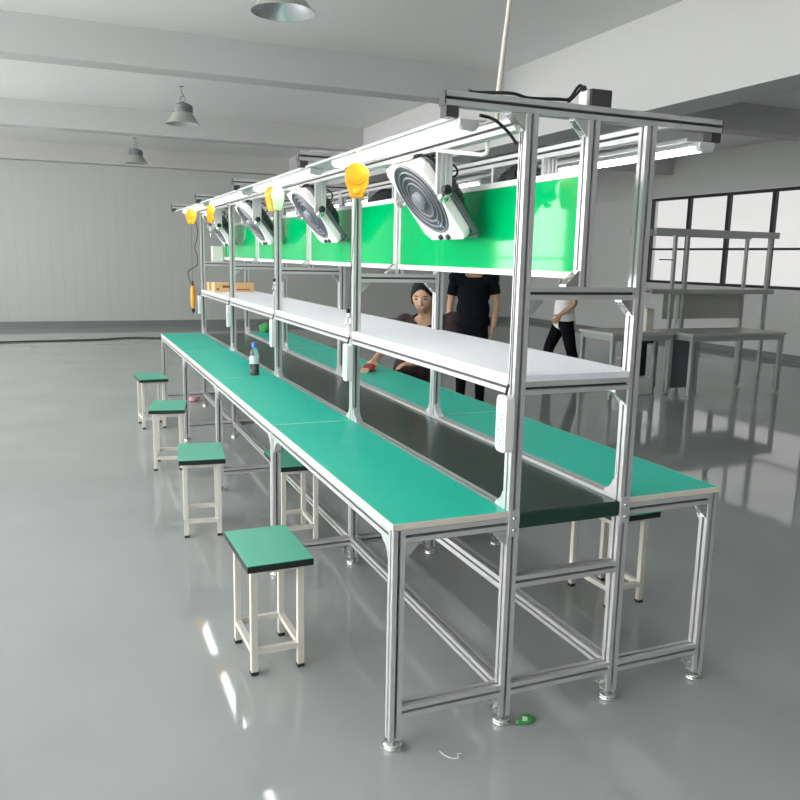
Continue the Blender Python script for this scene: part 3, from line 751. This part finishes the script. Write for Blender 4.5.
class Person:
    def __init__(s, name_label, loc, J, R_, fingers, head_dir, sc=1.0, voxel=0.006, hs=1.0):
        """J: joints (world), R_: radii, fingers: {side: (palm_dir, side_dir, curl_normal)}"""
        s.J = {k: Vector(v) for k, v in J.items()}; J = s.J; s.R = R_
        s.root = thing('person', name_label, 'person', loc)
        s.off = Vector(loc)
        bones = [('pelvis','spine'),('spine','chest'),('chest','neck'),('neck','head'),
                 ('chest','shl'),('shl','ell'),('ell','wrl'),('chest','shr'),('shr','elr'),('elr','wrr'),
                 ('pelvis','hil'),('hil','knl'),('knl','anl'),('pelvis','hir'),('hir','knr'),('knr','anr'),('anl','tol'),('anr','tor'),
                 ('wrl','pal'),('wrr','par')]
        s.bones = bones
        for sd in 'lr':
            pd, _, _ = fingers[sd]
            J['pa'+sd] = J['wr'+sd] + Vector(pd).normalized()*0.055*sc
        names = list({n for b in bones for n in b}); names.sort(key=lambda n: n != 'pelvis')
        verts = [tuple(J[n]) for n in names]; idx = {n: i for i, n in enumerate(names)}
        edges = [(idx[a], idx[b]) for a, b in bones]
        me = D.meshes.new('tmp'); me.from_pydata(verts, edges, []); o = D.objects.new('tmp', me); COL.objects.link(o)
        o.modifiers.new('s', 'SKIN')
        sl = me.skin_vertices[0].data if me.skin_vertices else None
        if sl is None:
            bm0 = bmesh.new(); bm0.from_mesh(me); bm0.verts.layers.skin.verify(); bm0.to_mesh(me); bm0.free(); sl = me.skin_vertices[0].data
        for i, n in enumerate(names):
            r = s.R.get(n, s.R.get(n[:-1], 0.03)); sl[i].radius = r if isinstance(r, (tuple, list)) else (r, r)
            sl[i].use_root = (n == 'pelvis')
        ss = o.modifiers.new('u', 'SUBSURF'); ss.levels = 2; ss.render_levels = 2
        m1 = evaluated(o); D.objects.remove(o)
        bm = bmesh.new(); bm.from_mesh(m1)
        # extra body volume: rib cage, belly, hips
        up = (J['chest']-J['pelvis']).normalized(); across = (J['shl']-J['shr']).normalized(); fwd = across.cross(up).normalized()
        s.up, s.across, s.fwd = up, across, fwd
        Fm = Matrix((across, fwd, up)).transposed().to_4x4()
        def vol(c, rad):
            bmesh.ops.create_uvsphere(bm, u_segments=20, v_segments=14, radius=1.0, matrix=Matrix.Translation(c) @ Fm @ Matrix.Diagonal((*rad,1)))
        vol(J['chest'] - up*0.06*sc, (0.150*sc, 0.100*sc, 0.175*sc)); vol(J['spine'] - up*0.02*sc, (0.150*sc, 0.102*sc, 0.17*sc)); vol(J['pelvis'], (0.160*sc, 0.110*sc, 0.125*sc))
        for q in ('shl','shr'): vol(J[q], (0.052*sc,)*3)
        # head
        hd = Vector(head_dir).normalized(); hx = hd.cross(Vector((0,0,1))).normalized(); hz = hx.cross(hd)
        s.HM = Matrix.Translation(J['head']) @ Matrix((hx, hd, hz)).transposed().to_4x4(); s.sc = sc*hs
        head_bm(bm, s.HM, s.sc)
        # hands: palm + five fingers
        for sd in 'lr':
            pd, sdv, nv = (Vector(v).normalized() for v in fingers[sd]); w = J['wr'+sd]
            pf = Matrix((sdv, nv, pd)).transposed().to_4x4()
            bmesh.ops.create_uvsphere(bm, u_segments=16, v_segments=10, radius=1.0, matrix=Matrix.Translation(w+pd*0.05*sc) @ pf @ Matrix.Diagonal((0.040*sc,0.017*sc,0.050*sc,1)))
            mbh = MB.__new__(MB); mbh.bm = bm
            for i, (off, ln) in enumerate(((-0.030,0.062),(-0.010,0.072),(0.010,0.068),(0.029,0.054))):
                p0 = w + pd*0.075*sc + sdv*off*sc; p1 = p0 + (pd*0.5 + nv*0.12)*ln*sc; p2 = p1 + (pd*0.32 + nv*0.24)*ln*sc; p3 = p2 + (pd*0.16+nv*0.22)*ln*sc
                mbh.tube([p0, p1, p2, p3], [0.0095*sc, 0.0090*sc, 0.0080*sc, 0.0060*sc], n=8)
            p0 = w + pd*0.025*sc - sdv*0.030*sc; p1 = p0 + (pd*0.028 - sdv*0.026 + nv*0.008)*sc; p2 = p1 + (pd*0.028 - sdv*0.006 + nv*0.010)*sc
            mbh.tube([p0, p1, p2], [0.0115*sc, 0.0105*sc, 0.0075*sc], n=8)
        me = D.meshes.new('tmp'); bm.to_mesh(me); bm.free()
        o = D.objects.new('tmp', me); COL.objects.link(o)
        rm = o.modifiers.new('r', 'REMESH'); rm.mode = 'VOXEL'; rm.voxel_size = voxel; rm.use_smooth_shade = True
        sm = o.modifiers.new('sm', 'SMOOTH'); sm.factor = 0.5; sm.iterations = 3
        s.me = evaluated(o); D.objects.remove(o); D.meshes.remove(me)
        s.me.name = 'body'
        s.classify()
    def classify(s):
        s.info = []
        segs = [(a, b, s.J[a], s.J[b]-s.J[a]) for a, b in s.bones]
        for v in s.me.vertices:
            best = None
            for a, b, p, d in segs:
                t = max(0, min(1, (v.co-p).dot(d)/d.length_squared)); dist = (v.co-(p+d*t)).length
                if b in ('spine','chest') : dist -= 0.075
                if b in ('neck',): dist -= 0.03
                if b in ('head',): dist -= 0.05
                if b[:2] in ('sh','hi'): dist -= 0.03
                if best is None or dist < best[0]: best = (dist, b, t)
            s.info.append(best)
    def finish(s, parts):
        me = s.me; me.materials.clear(); me.materials.append(M['skin'])
        for pl in me.polygons: pl.use_smooth = True
        for name, mt, pred, thick in parts:
            sel = [pred(v.co, s.info[v.index][1], s.info[v.index][2], s) for v in me.vertices]
            bm = bmesh.new(); mp = {}
            for v in me.vertices:
                if sel[v.index]: mp[v.index] = bm.verts.new(v.co + v.normal*(thick(v.co, *s.info[v.index][1:]) if callable(thick) else thick) - s.off)
            for pl in me.polygons:
                if all(sel[i] for i in pl.vertices):
                    f = bm.faces.new([mp[i] for i in pl.vertices]); f.smooth = True
            for v in [v for v in bm.verts if not v.link_faces]: bm.verts.remove(v)
            for _ in range(2):
                bmesh.ops.smooth_vert(bm, verts=[v for v in bm.verts], factor=0.5, use_axis_x=True, use_axis_y=True, use_axis_z=True)
            m2 = D.meshes.new(name); bm.to_mesh(m2); bm.free(); m2.materials.append(M[mt])
            o = obj(name, m2, s.root); sd = o.modifiers.new('cloth_thickness', 'SOLIDIFY'); sd.thickness = 0.004; sd.offset = -1
        for v in me.vertices: v.co -= s.off
        obj('body', me, s.root)
        # facial features
        HM = Matrix.Translation(-s.off) @ s.HM @ Matrix.Scale(s.sc, 4)
        for sx in (-1, 1):
            b = MB(); b.ball((0,0,0), 1, m=None); bmesh.ops.transform(b.bm, matrix=HM @ Matrix.Translation((sx*0.029,0.0835,0.006)) @ Matrix.Diagonal((0.0135,0.006,0.0048,1)), verts=b.bm.verts); b.build('eye', 'eye', s.root)
            b = MB(); bmesh.ops.create_uvsphere(b.bm, u_segments=12, v_segments=8, radius=1, matrix=HM @ Matrix.Translation((sx*0.030,0.0865,0.026)) @ Matrix.Rotation(-sx*0.12,4,'Y') @ Matrix.Diagonal((0.018,0.006,0.0028,1))); b.build('eyebrow', 'hair', s.root)
        b = MB(); bmesh.ops.create_uvsphere(b.bm, u_segments=14, v_segments=8, radius=1, matrix=HM @ Matrix.Translation((0,0.0965,-0.056)) @ Matrix.Diagonal((0.022,0.006,0.0058,1))); b.build('mouth', 'lips', s.root)
    def hair(s, long=False):
        b = MB(); r = bmesh.ops.create_uvsphere(b.bm, u_segments=64, v_segments=48, radius=1.0)
        HM = Matrix.Translation(-s.off) @ s.HM @ Matrix.Scale(s.sc, 4)
        kill = []
        for v in r['verts']:
            x, y, z = v.co
            face = (y > 0.25 and z < (0.50 - 0.12*abs(x) if not long else 0.52 - 0.75*x*x) and abs(x) < (2 if not long else 0.84)) or (y > -0.1 and z < (0.05 if not long else -0.55) and abs(x) > 0.3) or z < (-0.25 if not long else -0.85)
            if face: kill.append(v)
            k = 1.0
            v.co = HM @ Vector((x*0.086, y*0.104-0.004, z*0.122+0.004))
        bmesh.ops.delete(b.bm, geom=kill, context='VERTS')
        if long:
            bmesh.ops.create_uvsphere(b.bm, u_segments=16, v_segments=12, radius=1, matrix=HM @ Matrix.Translation((0,-0.105,-0.02)) @ Matrix.Diagonal((0.045,0.045,0.05,1)))
        for f in b.bm.faces: f.smooth = True
        o = b.build('hair', 'hair', s.root); sd = o.modifiers.new('hair_thickness', 'SOLIDIFY'); sd.thickness = 0.010; sd.offset = -1

RAD = dict(pelvis=(0.115,0.095), spine=(0.11,0.09), chest=(0.11,0.09), neck=0.050, head=0.050, sh=0.046, el=0.037, wr=0.026, pa=0.022, hi=0.085, kn=0.056, an=0.038, to=0.034)
def torso_shirt(sleeve):
    def f(co, b, t, s):
        if b in ('spine','chest'): return True
        if b == 'neck': return t < 0.45
        if b in ('shl','shr'): return True
        if b in ('ell','elr'): return t < sleeve
        if b in ('hil','hir'): return (co - s.J['pelvis']).dot(s.up) > -0.03
        return False
    return f
def legs(co, b, t, s):
    if b in ('knl','knr'): return True
    if b in ('anl','anr'): return t < 0.95
    if b in ('hil','hir'): return True
    if b == 'spine': return t < 0.35
    return False
def shoes(co, b, t, s): return b in ('tol','tor') or (b in ('anl','anr') and t > 0.955)

# --- woman seated on a stool, leaning over the right bench
Wo = Person('person in brown V-neck top seated behind the right bench, reaching forward', (1.565, 3.300, 0.0),
    dict(pelvis=(1.545,3.315,0.555), spine=(1.525,3.290,0.76), chest=(1.575,3.215,1.015), neck=(1.545,3.160,1.150), head=(1.500,3.118,1.268),
         shl=(1.712,3.095,1.095), ell=(1.680,3.020,0.880), wrl=(1.440,3.080,0.800), shr=(1.440,3.335,1.065), elr=(1.275,3.265,0.905), wrr=(1.125,3.105,0.815),
         hil=(1.635,3.225,0.540), knl=(1.365,2.905,0.520), anl=(1.400,2.930,0.085), tol=(1.315,2.835,0.036),
         hir=(1.510,3.345,0.540), knr=(1.220,3.060,0.520), anr=(1.255,3.090,0.085), tor=(1.165,2.995,0.036)),
    RAD, {'l': ((-0.95,0.25,-0.12),(-0.25,-0.95,0),(-0.1,0,-1)), 'r': ((-0.80,-0.55,-0.30),(-0.55,0.80,0),(-0.2,-0.1,-0.95))}, (-0.60,-0.76,-0.24), sc=1.03, hs=1.06)
def v_neck(co, b, t, s):
    if b == 'wrl' and t < 0.72 or b == 'ell': return True
    if not torso_shirt(0.55)(co, b, t, s): return False
    r = co - s.J['chest']; f = r.dot(s.fwd); a = abs(r.dot(s.across)); u = r.dot(s.up)
    if f > 0.0 and u > 0.0 + a*1.9: return False
    if b == 'neck' and t > 0.55: return False
    return True
Wo.finish([('top', 'top_brown', v_neck, 0.016), ('trousers', 'black_cloth', legs, 0.010), ('shoes', 'shoe', shoes, 0.006)])
Wo.hair(long=True)
lump('wiping_cloth', 'red_cloth', (1.073, 3.058, ZT+0.0012), (0.046, 0.050, 0.030), 'dark red cloth under the seated person\'s hand on the right worktop', 'cloth', 21, 0.25)

# --- man in black standing behind
cam_dir = Vector((-0.50, -0.86, 0)); ac = Vector((0.86, -0.50, 0)); P0 = Vector((2.90, 5.00, 0))
def at(f, a, z): return tuple(P0 + cam_dir*f + ac*a + Vector((0,0,z)))
Ma = Person('person in black T-shirt and trousers standing with arms down behind the seated one', tuple(P0),
    dict(pelvis=at(0,0,0.92), spine=at(0.01,0,1.06), chest=at(0,0,1.27), neck=at(0.0,0,1.42), head=at(0.035,0,1.565),
         shl=at(0,0.185,1.355), ell=at(-0.02,0.235,1.10), wrl=at(0.09,0.215,0.905), shr=at(0,-0.185,1.355), elr=at(-0.03,-0.235,1.07), wrr=at(0.03,-0.235,0.83),
         hil=at(0,0.085,0.87), knl=at(0.02,0.095,0.47), anl=at(-0.02,0.10,0.085), tol=at(0.14,0.13,0.036),
         hir=at(0,-0.085,0.87), knr=at(0.02,-0.095,0.47), anr=at(-0.02,-0.10,0.085), tor=at(0.14,-0.13,0.036)),
    RAD, {'l': (tuple(cam_dir*0.15+Vector((0,0,-1))), tuple(-cam_dir+ac*0.2), tuple(-ac)), 'r': (tuple(cam_dir*0.15+Vector((0,0,-1))), tuple(-cam_dir-ac*0.2), tuple(ac))}, tuple(cam_dir+Vector((0,0,-0.1))))
Ma.finish([('t_shirt', 'black_cloth', torso_shirt(0.62), 0.018), ('trousers', 'navy_cloth', legs, 0.009), ('shoes', 'shoe', shoes, 0.006)])
Ma.hair()

# --- person in white walking to the left
fw = Vector((-0.90, 0.43, 0)); ac2 = Vector((-0.43, -0.90, 0)); P1 = Vector((4.83, 6.22, 0))   # ac2 = the walker's left (camera side)
def at2(f, a, z): return tuple(P1 + fw*f + ac2*a + Vector((0,0,z)))
Wk = Person('person in white shirt and black trousers walking past beyond the shelf', tuple(P1),
    dict(pelvis=at2(0,0,0.845), spine=at2(0.01,0,0.98), chest=at2(0.0,0,1.18), neck=at2(0.01,0,1.32), head=at2(0.045,0,1.46),
         shl=at2(-0.02,0.17,1.26), ell=at2(-0.09,0.215,1.03), wrl=at2(0.085,0.195,0.90), shr=at2(0,-0.17,1.26), elr=at2(-0.10,-0.21,1.02), wrr=at2(-0.14,-0.19,0.82),
         hil=at2(-0.01,0.08,0.80), knl=at2(-0.09,0.085,0.445), anl=at2(-0.20,0.085,0.09), tol=at2(-0.08,0.09,0.036),
         hir=at2(0.02,-0.08,0.80), knr=at2(0.17,-0.085,0.455), anr=at2(0.16,-0.085,0.085), tor=at2(0.29,-0.09,0.036)),
    RAD, {'l': (tuple(fw*0.55+Vector((0,0,-0.85))), tuple(-fw*0.85+Vector((0,0,-0.55))), tuple(-ac2)), 'r': (tuple(fw*0.1+Vector((0,0,-1))), tuple(-fw), tuple(ac2))}, tuple(fw), sc=0.94)
Wk.finish([('shirt', 'white_cloth', torso_shirt(0.6), 0.026), ('trousers', 'navy_cloth', legs, 0.014), ('shoes', 'shoe', shoes, 0.006)])
Wk.hair()

# ================================================================== ROOM
X0, X1, Y0, Y1, ZC = -6.5, 10.11, -6.0, 15.46, 3.57
b = MB(); b.box(X0-0.2, X1+0.2, Y0, Y1+0.2, -0.15, 0.0); struct(b.build('floor', 'floor'))
b = MB(); b.box(X0-0.2, X1+0.2, Y0, Y1+0.2, ZC, ZC+0.15); struct(b.build('ceiling', 'ceiling'))
b = MB(); b.box(X0-0.2, X1+0.2, Y1, Y1+0.2, 0, ZC); struct(b.build('wall_back', 'ribbed'))
b = MB(); b.box(X0, X1, Y1-0.015, Y1, 0, 0.125); struct(b.build('baseboard_back', 'base'))
def window_wall(name, x0, x1, openings, mats, zsplit=None):
    b = MB(); ys = [Y0] + [v for o in openings for v in o[:2]] + [Y1]
    def slab(y0, y1, z0, z1):
        if zsplit and z0 < zsplit < z1: b.box(x0,x1,y0,y1,z0,zsplit,mi=0); b.box(x0,x1,y0,y1,zsplit,z1,mi=1)
        else: b.box(x0,x1,y0,y1,z0,z1,mi=0 if not zsplit or z1 <= zsplit else 1)
    for i in range(0, len(ys), 2): slab(ys[i], ys[i+1], 0, ZC)
    for (y0, y1, z0, z1) in openings: slab(y0, y1, 0, z0); slab(y0, y1, z1, ZC)
    return struct(b.build(name, mats))
right_op = [(-1.0, 2.4, 1.15, 2.8), (3.2, 6.4, 1.15, 2.8), (7.0, 11.15, 1.15, 2.8)]
left_op = [(-5.4, -2.6, 0.5, 3.2), (-2.2, 0.6, 0.5, 3.2), (1.0, 3.8, 0.5, 3.2), (4.2, 7.0, 0.5, 3.2), (7.4, 10.2, 0.5, 3.2), (10.6, 13.4, 0.5, 3.2)]
b = MB(); b.box(X0-0.2, X1+0.2, Y0-0.2, Y0, 0, ZC); struct(b.build('wall_front', 'wall_dark'))
window_wall('wall_right', X1, X1+0.2, right_op, ['panelwall', 'wall'], 2.82)
window_wall('wall_left', X0-0.2, X0, left_op, ['wall'])
b = MB(); b.box(X1-0.015, X1, Y0, Y1-0.015, 0, 0.10); struct(b.build('baseboard_right', 'base'))
wn = 0
def window(x, y0, y1, z0, z1, mull, dark):
    global wn; wn += 1
    w = struct(D.objects.new('window_%d' % wn, None)); COL.objects.link(w); w.location = (x, (y0+y1)/2, z0)
    hy, hz = (y1-y0)/2, z1-z0
    b = MB(); f = 0.05
    b.box(-0.04,0.04,-hy,hy,0,f); b.box(-0.04,0.04,-hy,hy,hz-f,hz); b.box(-0.04,0.04,-hy,-hy+f,f,hz-f); b.box(-0.04,0.04,hy-f,hy,f,hz-f)
    b.build('frame', dark, w)
    for i, m in enumerate(mull):
        b = MB(); yy = m - (y0+y1)/2; b.box(-0.035,0.035,yy-0.035,yy+0.035,f,hz-f); b.build('mullion', dark, w)
    b = MB(); b.box(-0.03,0.03,-hy+f,hy-f,hz*0.40-0.02,hz*0.40+0.02); b.build('transom', dark, w)
    b = MB(); b.box(-0.003,0.003,-hy+f,hy-f,f,hz-f); b.build('pane', 'pane', w)
for (y0, y1, z0, z1) in right_op:
    window(X1+0.05, y0, y1, z0, z1, [10.08, 9.1, 8.1] if y0 == 7.0 else [y0+(y1-y0)/3, y0+2*(y1-y0)/3], 'winframe')
for (y0, y1, z0, z1) in left_op:
    window(X0-0.05, y0, y1, z0, z1, [y0+(y1-y0)/2], 'winframe_grey')
# ceiling beams and the deep girder on the right
for i, y in enumerate((1.45, 6.04, 10.55)):
    b = MB(); b.box(X0, 3.73, y, y+0.30, 3.23, ZC); b.box(4.13, X1, y, y+0.30, 3.23, ZC); struct(b.build('trim_%d' % (i+1), 'beam'))
b = MB(); b.box(X0, 3.73, Y1-0.30, Y1-0.0005, 3.23, ZC); b.box(4.13, X1, Y1-0.30, Y1-0.0005, 3.23, ZC); struct(b.build('trim_4', 'beam'))
b = MB(); b.box(3.73, 4.13, Y0, Y1-0.0005, 2.80, ZC); struct(b.build('trim_5', 'beam'))

# ================================================================== LIGHT, CAMERA
w = D.worlds.new('daylight'); bpy.context.scene.world = w; w.use_nodes = True
nt = w.node_tree; bg = nt.nodes['Background']
# overcast sky, much brighter towards the side the sun stands on (-X), dull on the other
tc = nt.nodes.new('ShaderNodeTexCoord'); sx = nt.nodes.new('ShaderNodeSeparateXYZ')
mr = nt.nodes.new('ShaderNodeMapRange'); mr.inputs['From Min'].default_value = -0.75; mr.inputs['From Max'].default_value = 0.35
mr.inputs['To Min'].default_value = 12.0; mr.inputs['To Max'].default_value = 0.86; mr.interpolation_type = 'SMOOTHSTEP'
nt.links.new(tc.outputs['Generated'], sx.inputs[0]); nt.links.new(sx.outputs['X'], mr.inputs['Value'])
nt.links.new(mr.outputs['Result'], bg.inputs['Strength']); bg.inputs['Color'].default_value = (1.0, 0.99, 0.99, 1)
cam = D.cameras.new('camera'); co = D.objects.new('camera', cam); COL.objects.link(co)
cam.sensor_fit = 'HORIZONTAL'; cam.sensor_width = 36.0; cam.lens = 797.394/800*36.0; cam.clip_start = 0.02; cam.clip_end = 200
Rm = Matrix(((0.92214074, 0.04874383, -0.38377142), (-0.38627722, 0.17019482, -0.90654489), (0.02112744, 0.98420413, 0.17577221)))
co.matrix_world = Matrix.Translation((-0.87985, -2.10527, 1.53727)) @ Rm.to_4x4()
sc = bpy.context.scene; sc.camera = co
sc.view_settings.view_transform = 'Standard'; sc.view_settings.look = 'None'; sc.view_settings.gamma = 1.0
sc.view_settings.use_curve_mapping = False; sc.view_settings.exposure = 0.13
